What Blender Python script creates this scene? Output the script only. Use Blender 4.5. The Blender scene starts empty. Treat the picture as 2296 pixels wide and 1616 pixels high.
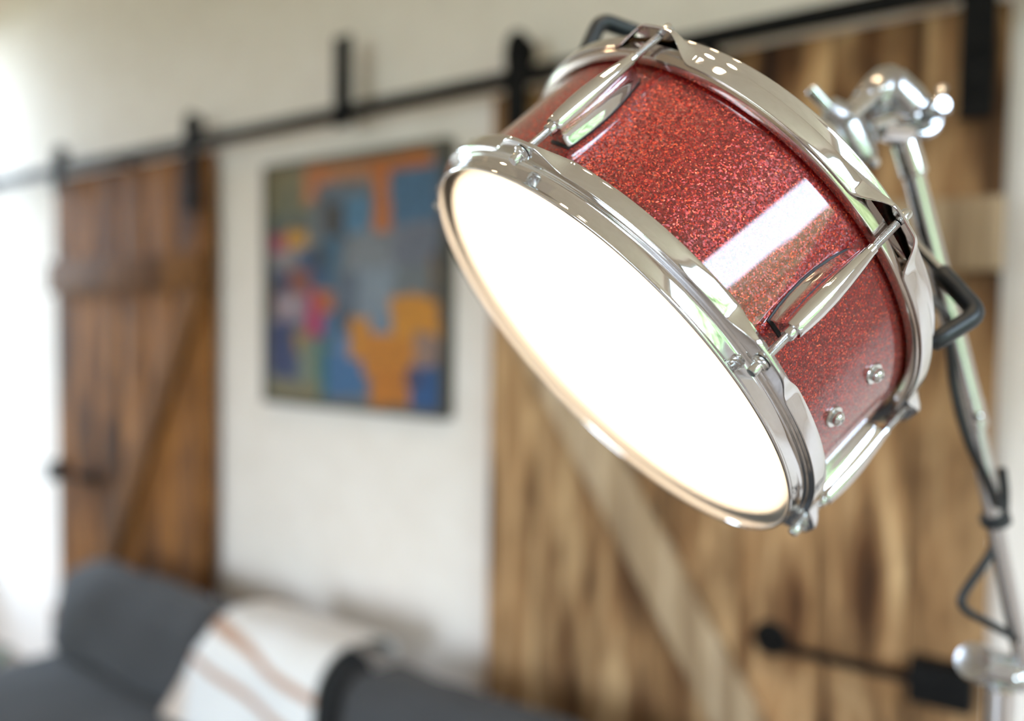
import bpy, bmesh, math, random
from mathutils import Vector, Matrix, noise

random.seed(7)
SC = bpy.context.scene
COL = SC.collection
PI = math.pi

# ------------------------------------------------------------------ camera frame
H = 1.52                       # eye height above the floor
CAM = Vector((0, 0, H))
F = 1800.0                     # focal length in pixels of the 2296 x 1616 picture
RIGHT = Vector((0.8184, 0.5746, 0.0134))
DOWN = Vector((0.0357, -0.0276, -0.9990))
FWD = Vector((-0.5736, 0.8180, -0.0431))


def P(px, py, d):
    """a point seen at picture position (px, py), d metres in front of the eye"""
    return CAM + RIGHT * ((px - 1148) / F * d) + DOWN * ((py - 808) / F * d) + FWD * d


def srgb(r, g, b, a=1.0):
    def c(v):
        v /= 255.0
        return v / 12.92 if v <= 0.04045 else ((v + 0.055) / 1.055) ** 2.4
    return (c(r), c(g), c(b), a)


# ------------------------------------------------------------------ materials
def mat(name, base=(0.5, 0.5, 0.5, 1), rough=0.5, metal=0.0, **kw):
    m = bpy.data.materials.new(name)
    m.use_nodes = True
    b = m.node_tree.nodes['Principled BSDF']
    b.inputs['Base Color'].default_value = base
    b.inputs['Roughness'].default_value = rough
    b.inputs['Metallic'].default_value = metal
    for k, v in kw.items():
        b.inputs[k].default_value = v
    return m


def nd(m, typ, **props):
    n = m.node_tree.nodes.new(typ)
    for k, v in props.items():
        setattr(n, k, v)
    return n


def lk(m, a, ao, b, bi):
    m.node_tree.links.new(a.outputs[ao], b.inputs[bi])


def ramp(m, stops, interp='LINEAR'):
    r = nd(m, 'ShaderNodeValToRGB')
    r.color_ramp.interpolation = interp
    els = r.color_ramp.elements
    while len(els) < len(stops):
        els.new(0.5)
    for e, (p, c) in zip(els, stops):
        e.position = p
        e.color = c
    return r


def bsdf(m):
    return m.node_tree.nodes['Principled BSDF']


def noise_mat(name, c0, c1, scale, rough=0.8, stretch=(1, 1, 1), bump=0.0, detail=4, lo=0.35, hi=0.65, metal=0.0):
    m = mat(name, c0, rough, metal)
    tc = nd(m, 'ShaderNodeTexCoord')
    mp = nd(m, 'ShaderNodeMapping')
    mp.inputs['Scale'].default_value = stretch
    nz = nd(m, 'ShaderNodeTexNoise')
    nz.inputs['Scale'].default_value = scale
    nz.inputs['Detail'].default_value = detail
    r = ramp(m, [(lo, c0), (hi, c1)])
    lk(m, tc, 'Object', mp, 'Vector')
    lk(m, mp, 'Vector', nz, 'Vector')
    lk(m, nz, 'Fac', r, 'Fac')
    lk(m, r, 'Color', bsdf(m), 'Base Color')
    if bump:
        bp = nd(m, 'ShaderNodeBump')
        bp.inputs['Strength'].default_value = bump
        bp.inputs['Distance'].default_value = 0.002
        lk(m, nz, 'Fac', bp, 'Height')
        lk(m, bp, 'Normal', bsdf(m), 'Normal')
    return m


def chrome(name, col=(0.80, 0.80, 0.81, 1), rough=0.035):
    m = mat(name, col, rough, 1.0)
    tc = nd(m, 'ShaderNodeTexCoord')
    nz = nd(m, 'ShaderNodeTexNoise')
    nz.inputs['Scale'].default_value = 40
    mr = nd(m, 'ShaderNodeMapRange')
    mr.inputs['To Min'].default_value = rough * 0.7
    mr.inputs['To Max'].default_value = rough * 1.4
    lk(m, tc, 'Object', nz, 'Vector')
    lk(m, nz, 'Fac', mr, 'Value')
    lk(m, mr, 'Result', bsdf(m), 'Roughness')
    return m


def threaded(name):
    m = chrome(name, rough=0.12)
    tc = nd(m, 'ShaderNodeTexCoord')
    wv = nd(m, 'ShaderNodeTexWave', bands_direction='Z')
    wv.inputs['Scale'].default_value = 330
    bp = nd(m, 'ShaderNodeBump')
    bp.inputs['Strength'].default_value = 0.6
    bp.inputs['Distance'].default_value = 0.0005
    lk(m, tc, 'Object', wv, 'Vector')
    lk(m, wv, 'Fac', bp, 'Height')
    lk(m, bp, 'Normal', bsdf(m), 'Normal')
    return m


def glitter_mat():
    m = mat('red_glitter_wrap', srgb(140, 24, 22), 0.34, 0.0)
    b = bsdf(m)
    tc = nd(m, 'ShaderNodeTexCoord')
    v = nd(m, 'ShaderNodeTexVoronoi')
    v.inputs['Scale'].default_value = 1050
    lk(m, tc, 'Object', v, 'Vector')
    sep = nd(m, 'ShaderNodeSeparateColor')
    lk(m, v, 'Color', sep, 'Color')
    r = ramp(m, [(0.0, srgb(92, 4, 8)), (0.5, srgb(128, 10, 14)), (0.78, srgb(158, 20, 18)), (0.92, srgb(208, 48, 28)), (1.0, srgb(246, 104, 60))])
    lk(m, sep, 'Red', r, 'Fac')
    lk(m, r, 'Color', b, 'Base Color')
    # flakes lie at slightly different tilts under the clear coat
    sub = nd(m, 'ShaderNodeVectorMath', operation='SUBTRACT')
    sub.inputs[1].default_value = (0.5, 0.5, 0.5)
    lk(m, v, 'Color', sub, 0)
    scl = nd(m, 'ShaderNodeVectorMath', operation='SCALE')
    scl.inputs['Scale'].default_value = 0.55
    lk(m, sub, 'Vector', scl, 0)
    geo = nd(m, 'ShaderNodeNewGeometry')
    add = nd(m, 'ShaderNodeVectorMath', operation='ADD')
    lk(m, geo, 'Normal', add, 0)
    lk(m, scl, 'Vector', add, 1)
    nrm = nd(m, 'ShaderNodeVectorMath', operation='NORMALIZE')
    lk(m, add, 'Vector', nrm, 0)
    lk(m, nrm, 'Vector', b, 'Normal')
    b.inputs['Metallic'].default_value = 0.35
    b.inputs['Coat Weight'].default_value = 1.0
    b.inputs['Coat Roughness'].default_value = 0.03
    b.inputs['Coat IOR'].default_value = 1.62
    return m


def wood_mat(name, dark, mid, light, stretch, knots=0.55, grain=1.0, rough=0.72):
    """weathered planks: per-plank tone (face attribute), long grain, dark knots"""
    m = mat(name, mid, rough)
    b = bsdf(m)
    tc = nd(m, 'ShaderNodeTexCoord')
    at = nd(m, 'ShaderNodeAttribute', attribute_name='plank')
    off = nd(m, 'ShaderNodeVectorMath', operation='MULTIPLY_ADD')
    off.inputs[1].default_value = (1, 1, 1)
    sc = nd(m, 'ShaderNodeVectorMath', operation='SCALE')
    sc.inputs['Scale'].default_value = 7.3
    lk(m, at, 'Vector', sc, 0)
    lk(m, tc, 'Object', off, 0)
    lk(m, sc, 'Vector', off, 2)
    mp = nd(m, 'ShaderNodeMapping')
    mp.inputs['Scale'].default_value = stretch
    lk(m, off, 'Vector', mp, 'Vector')
    n1 = nd(m, 'ShaderNodeTexNoise')
    n1.inputs['Scale'].default_value = 1.0
    n1.inputs['Detail'].default_value = 5
    n1.inputs['Distortion'].default_value = 1.3
    lk(m, mp, 'Vector', n1, 'Vector')
    r1 = ramp(m, [(0.33, dark), (0.47, mid), (0.66, light)])
    lk(m, n1, 'Fac', r1, 'Fac')
    # fine grain
    mp2 = nd(m, 'ShaderNodeMapping')
    mp2.inputs['Scale'].default_value = tuple(s * 6 for s in stretch)
    lk(m, off, 'Vector', mp2, 'Vector')
    n2 = nd(m, 'ShaderNodeTexNoise')
    n2.inputs['Scale'].default_value = 1.0
    n2.inputs['Detail'].default_value = 3
    lk(m, mp2, 'Vector', n2, 'Vector')
    r2 = ramp(m, [(0.3, (0.62, 0.58, 0.54, 1)), (0.6, (1, 1, 1, 1))])
    lk(m, n2, 'Fac', r2, 'Fac')
    mx = nd(m, 'ShaderNodeMix', data_type='RGBA', blend_type='MULTIPLY')
    mx.inputs[0].default_value = grain
    m.node_tree.links.new(r1.outputs['Color'], mx.inputs[6])
    m.node_tree.links.new(r2.outputs['Color'], mx.inputs[7])
    # knots
    mp3 = nd(m, 'ShaderNodeMapping')
    mp3.inputs['Scale'].default_value = tuple(s * k for s, k in zip(stretch, (0.62, 0.62, 1.6)))
    lk(m, off, 'Vector', mp3, 'Vector')
    vo = nd(m, 'ShaderNodeTexVoronoi')
    vo.inputs['Scale'].default_value = 1.0
    lk(m, mp3, 'Vector', vo, 'Vector')
    r3 = ramp(m, [(0.0, (0.20, 0.14, 0.10, 1)), (0.16, (0.34, 0.26, 0.2, 1)), (0.34, (1, 1, 1, 1))])
    lk(m, vo, 'Distance', r3, 'Fac')
    mx2 = nd(m, 'ShaderNodeMix', data_type='RGBA', blend_type='MULTIPLY')
    mx2.inputs[0].default_value = knots
    m.node_tree.links.new(mx.outputs[2], mx2.inputs[6])
    m.node_tree.links.new(r3.outputs['Color'], mx2.inputs[7])
    # smoky weathered patches
    mp4 = nd(m, 'ShaderNodeMapping')
    mp4.inputs['Scale'].default_value = (7.0, 7.0, 2.6)
    lk(m, off, 'Vector', mp4, 'Vector')
    n4 = nd(m, 'ShaderNodeTexNoise')
    n4.inputs['Scale'].default_value = 1.0
    n4.inputs['Detail'].default_value = 4
    n4.inputs['Distortion'].default_value = 0.8
    lk(m, mp4, 'Vector', n4, 'Vector')
    r4 = ramp(m, [(0.36, (0.42, 0.36, 0.31, 1)), (0.50, (1, 1, 1, 1))])
    lk(m, n4, 'Fac', r4, 'Fac')
    mx4 = nd(m, 'ShaderNodeMix', data_type='RGBA', blend_type='MULTIPLY')
    mx4.inputs[0].default_value = min(1.0, knots * 0.9)
    m.node_tree.links.new(mx2.outputs[2], mx4.inputs[6])
    m.node_tree.links.new(r4.outputs['Color'], mx4.inputs[7])
    mx2 = mx4
    # tone of the single plank
    mr = nd(m, 'ShaderNodeMapRange')
    mr.inputs['To Min'].default_value = 0.92
    mr.inputs['To Max'].default_value = 1.2
    lk(m, at, 'Fac', mr, 'Value')
    mx3 = nd(m, 'ShaderNodeVectorMath', operation='SCALE')
    m.node_tree.links.new(mx2.outputs[2], mx3.inputs[0])
    lk(m, mr, 'Result', mx3, 'Scale')
    lk(m, mx3, 'Vector', b, 'Base Color')
    b.inputs['Specular IOR Level'].default_value = 0.2
    bp = nd(m, 'ShaderNodeBump')
    bp.inputs['Strength'].default_value = 0.35
    bp.inputs['Distance'].default_value = 0.002
    lk(m, n2, 'Fac', bp, 'Height')
    lk(m, bp, 'Normal', b, 'Normal')
    return m


CHROME = chrome('polished_chrome')
CHROME_SOFT = chrome('brushed_chrome', (0.72, 0.72, 0.73, 1), 0.14)
CAST = chrome('satin_cast_metal', (0.52, 0.52, 0.53, 1), 0.22)
THREAD = threaded('threaded_steel')
ZINC = chrome('zinc_screw', (0.78, 0.80, 0.80, 1), 0.16)
GLITTER = glitter_mat()
RUBBER = noise_mat('black_rubber', srgb(30, 33, 36), srgb(40, 43, 46), 60, 0.42)
GASKET = noise_mat('black_gasket', srgb(22, 20, 22), srgb(32, 30, 32), 80, 0.5)
CABLE = noise_mat('black_cable', srgb(22, 22, 23), srgb(34, 34, 35), 40, 0.45)
IRON = noise_mat('black_iron', srgb(12, 10, 9), srgb(20, 18, 16), 30, 0.75)
IRON.node_tree.nodes['Principled BSDF'].inputs['Specular IOR Level'].default_value = 0.15
WHITE_IN = noise_mat('white_lining', srgb(240, 238, 232), srgb(246, 244, 240), 20, 0.8)
WALL = noise_mat('white_plaster', srgb(235, 224, 213), srgb(240, 230, 220), 9, 0.9, bump=0.05)
CEIL = noise_mat('ceiling_paint', srgb(233, 217, 200), srgb(239, 224, 208), 9, 0.9)
FLOOR = noise_mat('grey_oak_floor', srgb(128, 112, 96), srgb(152, 134, 116), 1.5, 0.5, stretch=(1.2, 9, 1))
TRIM = noise_mat('white_trim', srgb(236, 235, 232), srgb(242, 241, 238), 9, 0.5)
WOOD_L = wood_mat('dark_barn_wood', srgb(74, 46, 20), srgb(128, 82, 38), srgb(166, 112, 58), (9, 9, 1.3), knots=0.7)
WOOD_R = wood_mat('pale_barn_wood', srgb(70, 48, 28), srgb(154, 115, 76), srgb(198, 162, 118), (10, 10, 1.3), knots=0.95)
WOOD_B = wood_mat('brace_wood', srgb(140, 114, 86), srgb(172, 146, 114), srgb(196, 172, 142), (12, 12, 0.7), knots=0.25)
WOOD_BL = wood_mat('dark_brace_wood', srgb(84, 54, 26), srgb(112, 74, 38), srgb(138, 94, 52), (9, 9, 0.7), knots=0.2)
SOFA = noise_mat('charcoal_weave', srgb(54, 54, 56), srgb(68, 68, 69), 220, 0.95, bump=0.3)
SOFA.node_tree.nodes['Principled BSDF'].inputs['Sheen Weight'].default_value = 0.08
LEG = noise_mat('dark_wood_leg', srgb(52, 38, 28), srgb(70, 52, 38), 20, 0.5)
LEAF = noise_mat('plant_leaf', srgb(38, 56, 34), srgb(120, 134, 96), 16, 0.5, lo=0.4, hi=0.75)
POT = noise_mat('dark_pot', srgb(34, 38, 46), srgb(46, 50, 58), 12, 0.5)
SOIL = noise_mat('soil', srgb(40, 30, 22), srgb(66, 50, 38), 60, 0.95)


def head_mat():
    """thin white drum skin: lets the lamp inside shine through"""
    m = bpy.data.materials.new('white_drum_skin')
    m.use_nodes = True
    nt = m.node_tree
    nt.nodes.clear()
    out = nd(m, 'ShaderNodeOutputMaterial')
    mix = nd(m, 'ShaderNodeMixShader')
    mix.inputs[0].default_value = 0.72
    df = nd(m, 'ShaderNodeBsdfDiffuse')
    tr = nd(m, 'ShaderNodeBsdfTranslucent')
    tc = nd(m, 'ShaderNodeTexCoord')
    nz = nd(m, 'ShaderNodeTexNoise')
    nz.inputs['Scale'].default_value = 14
    r = ramp(m, [(0.3, (0.90, 0.84, 0.74, 1)), (0.7, (0.94, 0.89, 0.80, 1))])
    lk(m, tc, 'Object', nz, 'Vector')
    lk(m, nz, 'Fac', r, 'Fac')
    lk(m, r, 'Color', df, 'Color')
    lk(m, r, 'Color', tr, 'Color')
    lk(m, df, 0, mix, 1)
    lk(m, tr, 0, mix, 2)
    lk(m, mix, 0, out, 0)
    return m


def emit_mat(name, col, strength):
    m = mat(name, (0.9, 0.9, 0.9, 1), 0.5)
    b = bsdf(m)
    b.inputs['Emission Color'].default_value = col
    b.inputs['Emission Strength'].default_value = strength
    return m


SKIN = head_mat()
LED = emit_mat('warm_led_panel', (1.0, 0.80, 0.62, 1), 7.0)
SPOT_GLOW = emit_mat('warm_spot_lens', (1.0, 0.62, 0.26, 1), 14.0)


# ------------------------------------------------------------------ mesh helpers
def link(name, me, material, parent=None, smooth=True):
    o = bpy.data.objects.new(name, me)
    COL.objects.link(o)
    if isinstance(material, (list, tuple)):
        for mm in material:
            me.materials.append(mm)
    elif material is not None:
        me.materials.append(material)
    if smooth:
        for p in me.polygons:
            p.use_smooth = True
    if parent is not None:
        o.parent = parent
    return o


def tag(o, label=None, cat=None, group=None, kind=None):
    if label:
        o['label'] = label
    if cat:
        o['category'] = cat
    if group:
        o['group'] = group
    if kind:
        o['kind'] = kind
    return o


def empty(name, loc):
    o = bpy.data.objects.new(name, None)
    o.empty_display_size = 0.05
    COL.objects.link(o)
    o.location = loc
    return o


def auto_smooth(o, angle=35):
    me = o.data
    for p in me.polygons:
        p.use_smooth = True
    bm = bmesh.new()
    bm.from_mesh(me)
    a = math.radians(angle)
    for e in bm.edges:
        if len(e.link_faces) == 2 and e.calc_face_angle(0) > a:
            e.smooth = False
    bm.to_mesh(me)
    bm.free()
    return o


def recalc(bm):
    bmesh.ops.recalc_face_normals(bm, faces=bm.faces[:])


def bm_obj(name, bm, material, parent=None, angle=35):
    recalc(bm)
    me = bpy.data.meshes.new(name)
    bm.to_mesh(me)
    bm.free()
    return auto_smooth(link(name, me, material, parent), angle)


def rings(bm, loops, close=True, cap0=False, cap1=False):
    vl = [[bm.verts.new(p) for p in lp] for lp in loops]
    n = len(vl[0])
    for a, b in zip(vl[:-1], vl[1:]):
        for i in range(n if close else n - 1):
            j = (i + 1) % n
            bm.faces.new((a[i], a[j], b[j], b[i]))
    if cap0:
        bm.faces.new(vl[0][::-1])
    if cap1:
        bm.faces.new(vl[-1])
    return vl


def catmull(pts, per=8):
    pts = [Vector(p) for p in pts]
    out = []
    n = len(pts)
    for i in range(n - 1):
        p0 = pts[max(i - 1, 0)]
        p1, p2 = pts[i], pts[i + 1]
        p3 = pts[min(i + 2, n - 1)]
        for k in range(per):
            t = k / per
            out.append(0.5 * ((2 * p1) + (p2 - p0) * t + (2 * p0 - 5 * p1 + 4 * p2 - p3) * t * t + (3 * p1 - p0 - 3 * p2 + p3) * t ** 3))
    out.append(pts[-1])
    return out


def sweep(bm, path, radius, n=16, flat=1.0, up=None, caps=True):
    """tube along path; radius a number or a list; flat squashes it along the frame's second axis"""
    path = [Vector(p) for p in path]
    m = len(path)
    rad = radius if isinstance(radius, (list, tuple)) else [radius] * m
    prev = None
    loops = []
    for i, p in enumerate(path):
        t = (path[min(i + 1, m - 1)] - path[max(i - 1, 0)]).normalized()
        if prev is None:
            ref = up if up is not None else (Vector((0, 0, 1)) if abs(t.z) < 0.9 else Vector((1, 0, 0)))
            a = (ref - t * ref.dot(t)).normalized()
        else:
            a = (prev - t * prev.dot(t)).normalized()
        prev = a
        b = t.cross(a)
        loops.append([p + a * (math.cos(2 * PI * k / n) * rad[i]) + b * (math.sin(2 * PI * k / n) * rad[i] * flat) for k in range(n)])
    rings(bm, loops, True, caps, caps)


def tube_obj(name, path, radius, material, parent=None, n=16, flat=1.0, up=None, angle=40):
    bm = bmesh.new()
    base = parent.location if (parent is not None and parent.parent is None) else Vector()
    sweep(bm, [Vector(p) - base for p in path], radius, n, flat, up)
    return bm_obj(name, bm, material, parent, angle)


def lathe(bm, prof, n=32, mtx=None, cap0=False, cap1=False):
    loops = []
    for r, z in prof:
        lp = [Vector((r * math.cos(2 * PI * k / n), r * math.sin(2 * PI * k / n), z)) for k in range(n)]
        loops.append([mtx @ q for q in lp] if mtx is not None else lp)
    rings(bm, loops, True, cap0, cap1)


def axis_mtx(p, d, up=Vector((0, 0, 1))):
    z = Vector(d).normalized()
    x = up.cross(z)
    if x.length < 1e-3:
        x = Vector((1, 0, 0)).cross(z)
    x.normalize()
    y = z.cross(x)
    m = Matrix((x, y, z)).transposed().to_4x4()
    m.translation = p
    return m


def box(bm, lo, hi, mtx=None, bev=0.0):
    x0, y0, z0 = lo
    x1, y1, z1 = hi
    tmp = bmesh.new()
    vs = [tmp.verts.new(v) for v in ((x0, y0, z0), (x1, y0, z0), (x1, y1, z0), (x0, y1, z0), (x0, y0, z1), (x1, y0, z1), (x1, y1, z1), (x0, y1, z1))]
    for f in ((0, 3, 2, 1), (4, 5, 6, 7), (0, 1, 5, 4), (1, 2, 6, 5), (2, 3, 7, 6), (3, 0, 4, 7)):
        tmp.faces.new([vs[i] for i in f])
    if bev:
        bmesh.ops.bevel(tmp, geom=tmp.edges[:], offset=bev, segments=2, affect='EDGES', profile=0.6)
    me = bpy.data.meshes.new('tmp')
    tmp.to_mesh(me)
    tmp.free()
    n0 = len(bm.verts)
    f0 = len(bm.faces)
    bm.from_mesh(me)
    bpy.data.meshes.remove(me)
    bm.verts.ensure_lookup_table()
    bm.faces.ensure_lookup_table()
    if mtx is not None:
        for v in bm.verts[n0:]:
            v.co = mtx @ v.co
    return bm.faces[f0:]


def box_obj(name, lo, hi, material, parent=None, bev=0.0, base=Vector()):
    bm = bmesh.new()
    box(bm, Vector(lo) - base, Vector(hi) - base, None, bev)
    return bm_obj(name, bm, material, parent)


def soft_box(bm, size, r, div=10, bulge=(0, 0, 0), mtx=None, wrinkle=0.0, seed=0.0):
    """cushion: rounded box, its faces bulging outwards"""
    tmp = bmesh.new()
    bmesh.ops.create_cube(tmp, size=2.0)
    bmesh.ops.subdivide_edges(tmp, edges=tmp.edges[:], cuts=div, use_grid_fill=True)
    hx, hy, hz = [s / 2 for s in size]
    for v in tmp.verts:
        c = v.co.copy()
        q = Vector((c.x * hx, c.y * hy, c.z * hz))
        core = Vector((max(-hx + r, min(hx - r, q.x)), max(-hy + r, min(hy - r, q.y)), max(-hz + r, min(hz - r, q.z))))
        d = q - core
        if d.length > 1e-9:
            q = core + d.normalized() * r
        gx, gy, gz = 1 - c.x ** 2, 1 - c.y ** 2, 1 - c.z ** 2
        q += Vector((c.x * bulge[0] * gy * gz, c.y * bulge[1] * gx * gz, c.z * bulge[2] * gx * gy))
        if wrinkle:
            q += d.normalized() * wrinkle * noise.noise(Vector((q.x * 6 + seed, q.y * 6, q.z * 6)))
        v.co = mtx @ q if mtx is not None else q
    me = bpy.data.meshes.new('tmp')
    tmp.to_mesh(me)
    tmp.free()
    bm.from_mesh(me)
    bpy.data.meshes.remove(me)


# ------------------------------------------------------------------ the room
WX0, WX1, WY0, WY1, CZ = -4.2, 1.75, -3.6, 1.66, 2.95


def structure(o, label, cat):
    return tag(o, label, cat, kind='structure')


def wall_with_hole(name, axis, pos, thick, a0, a1, holes, label):
    """wall in the plane axis = pos, spanning a0..a1, with rectangular openings (b0, b1, z0, z1)"""
    bm = bmesh.new()
    cuts = sorted({a0, a1} | {h[0] for h in holes} | {h[1] for h in holes})

    def add(u0, u1, z0, z1):
        if u1 - u0 < 1e-4 or z1 - z0 < 1e-4:
            return
        if axis == 'x':
            box(bm, (min(pos, pos + thick), u0, z0), (max(pos, pos + thick), u1, z1))
        else:
            box(bm, (u0, min(pos, pos + thick), z0), (u1, max(pos, pos + thick), z1))
    for u0, u1 in zip(cuts[:-1], cuts[1:]):
        hs = [h for h in holes if h[0] <= u0 + 1e-6 and h[1] >= u1 - 1e-6]
        if hs:
            add(u0, u1, 0, hs[0][2])
            add(u0, u1, hs[0][3], CZ)
        else:
            add(u0, u1, 0, CZ)
    bmesh.ops.remove_doubles(bm, verts=bm.verts[:], dist=1e-5)
    structure(bm_obj(name, bm, WALL, None, 20), label, 'wall')


WIN_R = (-1.20, 0.42, 0.75, 2.86)        # on the right wall: y0, y1, z0, z1
WIN_L = (1.12, 1.57, 0.4, 2.88)         # on the left wall

WIN_F = (-2.5, -0.4, 0.15, 2.30)         # added behind the viewer to cool the lower back wall: x0, x1, z0, z1

structure(box_obj('floor', (WX0 - .15, WY0 - .15, -0.1), (WX1 + .15, WY1 + .15, 0), FLOOR), 'grey oak floor of the room', 'floor')
structure(box_obj('ceiling', (WX0 - .15, WY0 - .15, CZ), (WX1 + .15, WY1 + .15, CZ + 0.1), CEIL), 'white painted ceiling of the room', 'ceiling')
wall_with_hole('wall_back', 'y', WY1, 0.15, WX0 - .15, WX1 + .15, [], 'white plaster wall behind the sliding doors and the picture')
wall_with_hole('wall_right', 'x', WX1, 0.15, WY0, WY1, [WIN_R], 'white plaster wall with the big window')
wall_with_hole('wall_left', 'x', WX0, -0.15, WY0, WY1, [WIN_L], 'white plaster wall at the far end with a window')
wall_with_hole('wall_front', 'y', WY0, -0.15, WX0 - .15, WX1 + .15, [WIN_F], 'white plaster wall behind the viewer')


def window(name, axis, pos, h, label, mull):
    fr = empty(name, (pos, (h[0] + h[1]) / 2, h[2]) if axis == 'x' else ((h[0] + h[1]) / 2, pos, h[2]))
    structure(fr, label, 'window')
    bm = bmesh.new()
    w = 0.05
    base = Vector(fr.location)

    def add(u0, u1, z0, z1):
        lo = Vector((pos - .03, u0, z0)) if axis == 'x' else Vector((u0, pos - .03, z0))
        hi = Vector((pos + .03, u1, z1)) if axis == 'x' else Vector((u1, pos + .03, z1))
        box(bm, lo - base, hi - base, None, 0.004)
    add(h[0], h[1], h[2], h[2] + w)
    add(h[0], h[1], h[3] - w, h[3])
    add(h[0], h[0] + w, h[2] + w, h[3] - w)
    add(h[1] - w, h[1], h[2] + w, h[3] - w)
    for k in mull:
        c = h[0] + (h[1] - h[0]) * k
        add(c - .025, c + .025, h[2] + w, h[3] - w)
    bm_obj('window_frame', bm, TRIM, fr)
    ins = -1 if pos > 0 else 1
    if axis == 'x':
        lo, hi = (min(pos, pos + ins * .12), h[0] - .03, h[2] - .03), (max(pos, pos + ins * .12), h[1] + .03, h[2])
    else:
        lo, hi = (h[0] - .03, min(pos, pos + ins * .12), h[2] - .03), (h[1] + .03, max(pos, pos + ins * .12), h[2])
    box_obj('window_sill', lo, hi, TRIM, fr, 0.004, base)
    # sky portal in the opening
    ld = bpy.data.lights.new(name + '_portal', 'AREA')
    ld.shape = 'RECTANGLE'
    ld.size = h[1] - h[0]
    ld.size_y = h[3] - h[2]
    ld.cycles.is_portal = True
    lo_ = bpy.data.objects.new(name + '_portal', ld)
    COL.objects.link(lo_)
    lo_.location = base + Vector((0, 0, (h[3] - h[2]) / 2))
    if axis == 'x':
        zdir = Vector((1, 0, 0)) if pos > 0 else Vector((-1, 0, 0))
    else:
        zdir = Vector((0, -1, 0))
    lo_.rotation_euler = zdir.to_track_quat('Z', 'Y').to_euler()


window('window_1', 'x', WX1 + .07, WIN_R, 'wide white framed window in the right hand wall', [])
window('window_2', 'x', WX0 - .07, WIN_L, 'narrow white framed window in the far left wall', [])
window('window_3', 'y', WY0 - .07, WIN_F, 'tall white framed window added behind the viewer to cool the lower wall', [0.5])

# garden outside
GRASS = noise_mat('lawn', srgb(84, 104, 62), srgb(114, 132, 86), 3, 0.95)
HEDGE = noise_mat('hedge_leaves', srgb(92, 106, 66), srgb(158, 166, 124), 2.5, 0.95, bump=0.5)
bm = bmesh.new()
box(bm, (-40, -40, -0.35), (40, 40, -0.25))
tag(bm_obj('lawn', bm, GRASS), 'green lawn around the house seen in reflections', 'lawn', kind='structure')
PAVE = noise_mat('patio_stone', srgb(128, 118, 104), srgb(148, 138, 122), 2, 0.9)  # unseen paving, added to keep the lawn's green bounce off the ceiling
bm = bmesh.new()
box(bm, (-11, -11, -0.25), (5.2, 8, -0.2))
tag(bm_obj('patio', bm, PAVE), 'grey stone patio added around the house to keep green bounce off the ceiling', 'patio', kind='structure')
bm = bmesh.new()
soft_box(bm, (1.8, 22, 4.3), 0.7, 30, (0.2, 0.2, 0.2), Matrix.Translation((8.2, 0, 1.9)), 0.5)
tag(bm_obj('garden_hedge', bm, HEDGE), 'tall green hedge across the lawn outside the right window', 'hedge', kind='structure')

# ------------------------------------------------------------------ barn doors
DF = 1.600        # front plane of the door boards


def plank_attr(o, per_face):
    a = o.data.attributes.new('plank', 'FLOAT_VECTOR', 'FACE')
    for i, v in enumerate(per_face):
        a.data[i].vector = (v, v, v)


def bar_between(bm, a, b, width, y0, y1, bev=0.003):
    """board lying flat on the door from a to b (x, z)"""
    ax, az = a
    bx, bz = b
    L = math.hypot(bx - ax, bz - az)
    ang = math.atan2(bx - ax, bz - az)
    m = Matrix.Translation((ax, 0, az)) @ Matrix.Rotation(ang, 4, 'Y')
    box(bm, (-width / 2, y0, 0), (width / 2, y1, L), m, bev)


def barn_door(name, x0, x1, label, wood, bwood, brace_a, brace_b, nplank, seed):
    rnd = random.Random(seed)
    zb, zt = 0.03, H + 0.560
    root = empty(name, ((x0 + x1) / 2, DF, zb))
    base = Vector(root.location)
    structure(root, label, 'door')
    bm = bmesh.new()
    ws = [1 + rnd.uniform(-0.25, 0.25) for _ in range(nplank)]
    tot = sum(ws)
    x = x0
    vals = []
    for w in ws:
        w = w / tot * (x1 - x0)
        f = box(bm, Vector((x + .001, DF + rnd.uniform(0, .002), zb)) - base, Vector((x + w - .001, DF + .03, zt)) - base, None, 0.0015)
        vals += [rnd.random()] * len(f)
        x += w
    me = bpy.data.meshes.new('plank_panel')
    bm.to_mesh(me)
    bm.free()
    o = link('plank_panel', me, wood, root)
    plank_attr(o, vals)
    auto_smooth(o)
    for (z0, z1) in ((H + .105, H + .230), (0.22, 0.345)):
        bm = bmesh.new()
        bar_between(bm, (x0 - .012 - base.x, (z0 + z1) / 2 - base.z), (x1 + .004 - base.x, (z0 + z1) / 2 - base.z), z1 - z0, -0.026, -0.0005)
        b = bm_obj('batten', bm, bwood, root)
        plank_attr(b, [rnd.random()] * len(b.data.polygons))
    bm = bmesh.new()
    bar_between(bm, (brace_a[0] - base.x, brace_a[1] - base.z), (brace_b[0] - base.x, brace_b[1] - base.z), 0.105, -0.026, -0.0005)
    b = bm_obj('diagonal_brace', bm, bwood, root)
    plank_attr(b, [0.5] * len(b.data.polygons))
    return root, base


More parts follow.
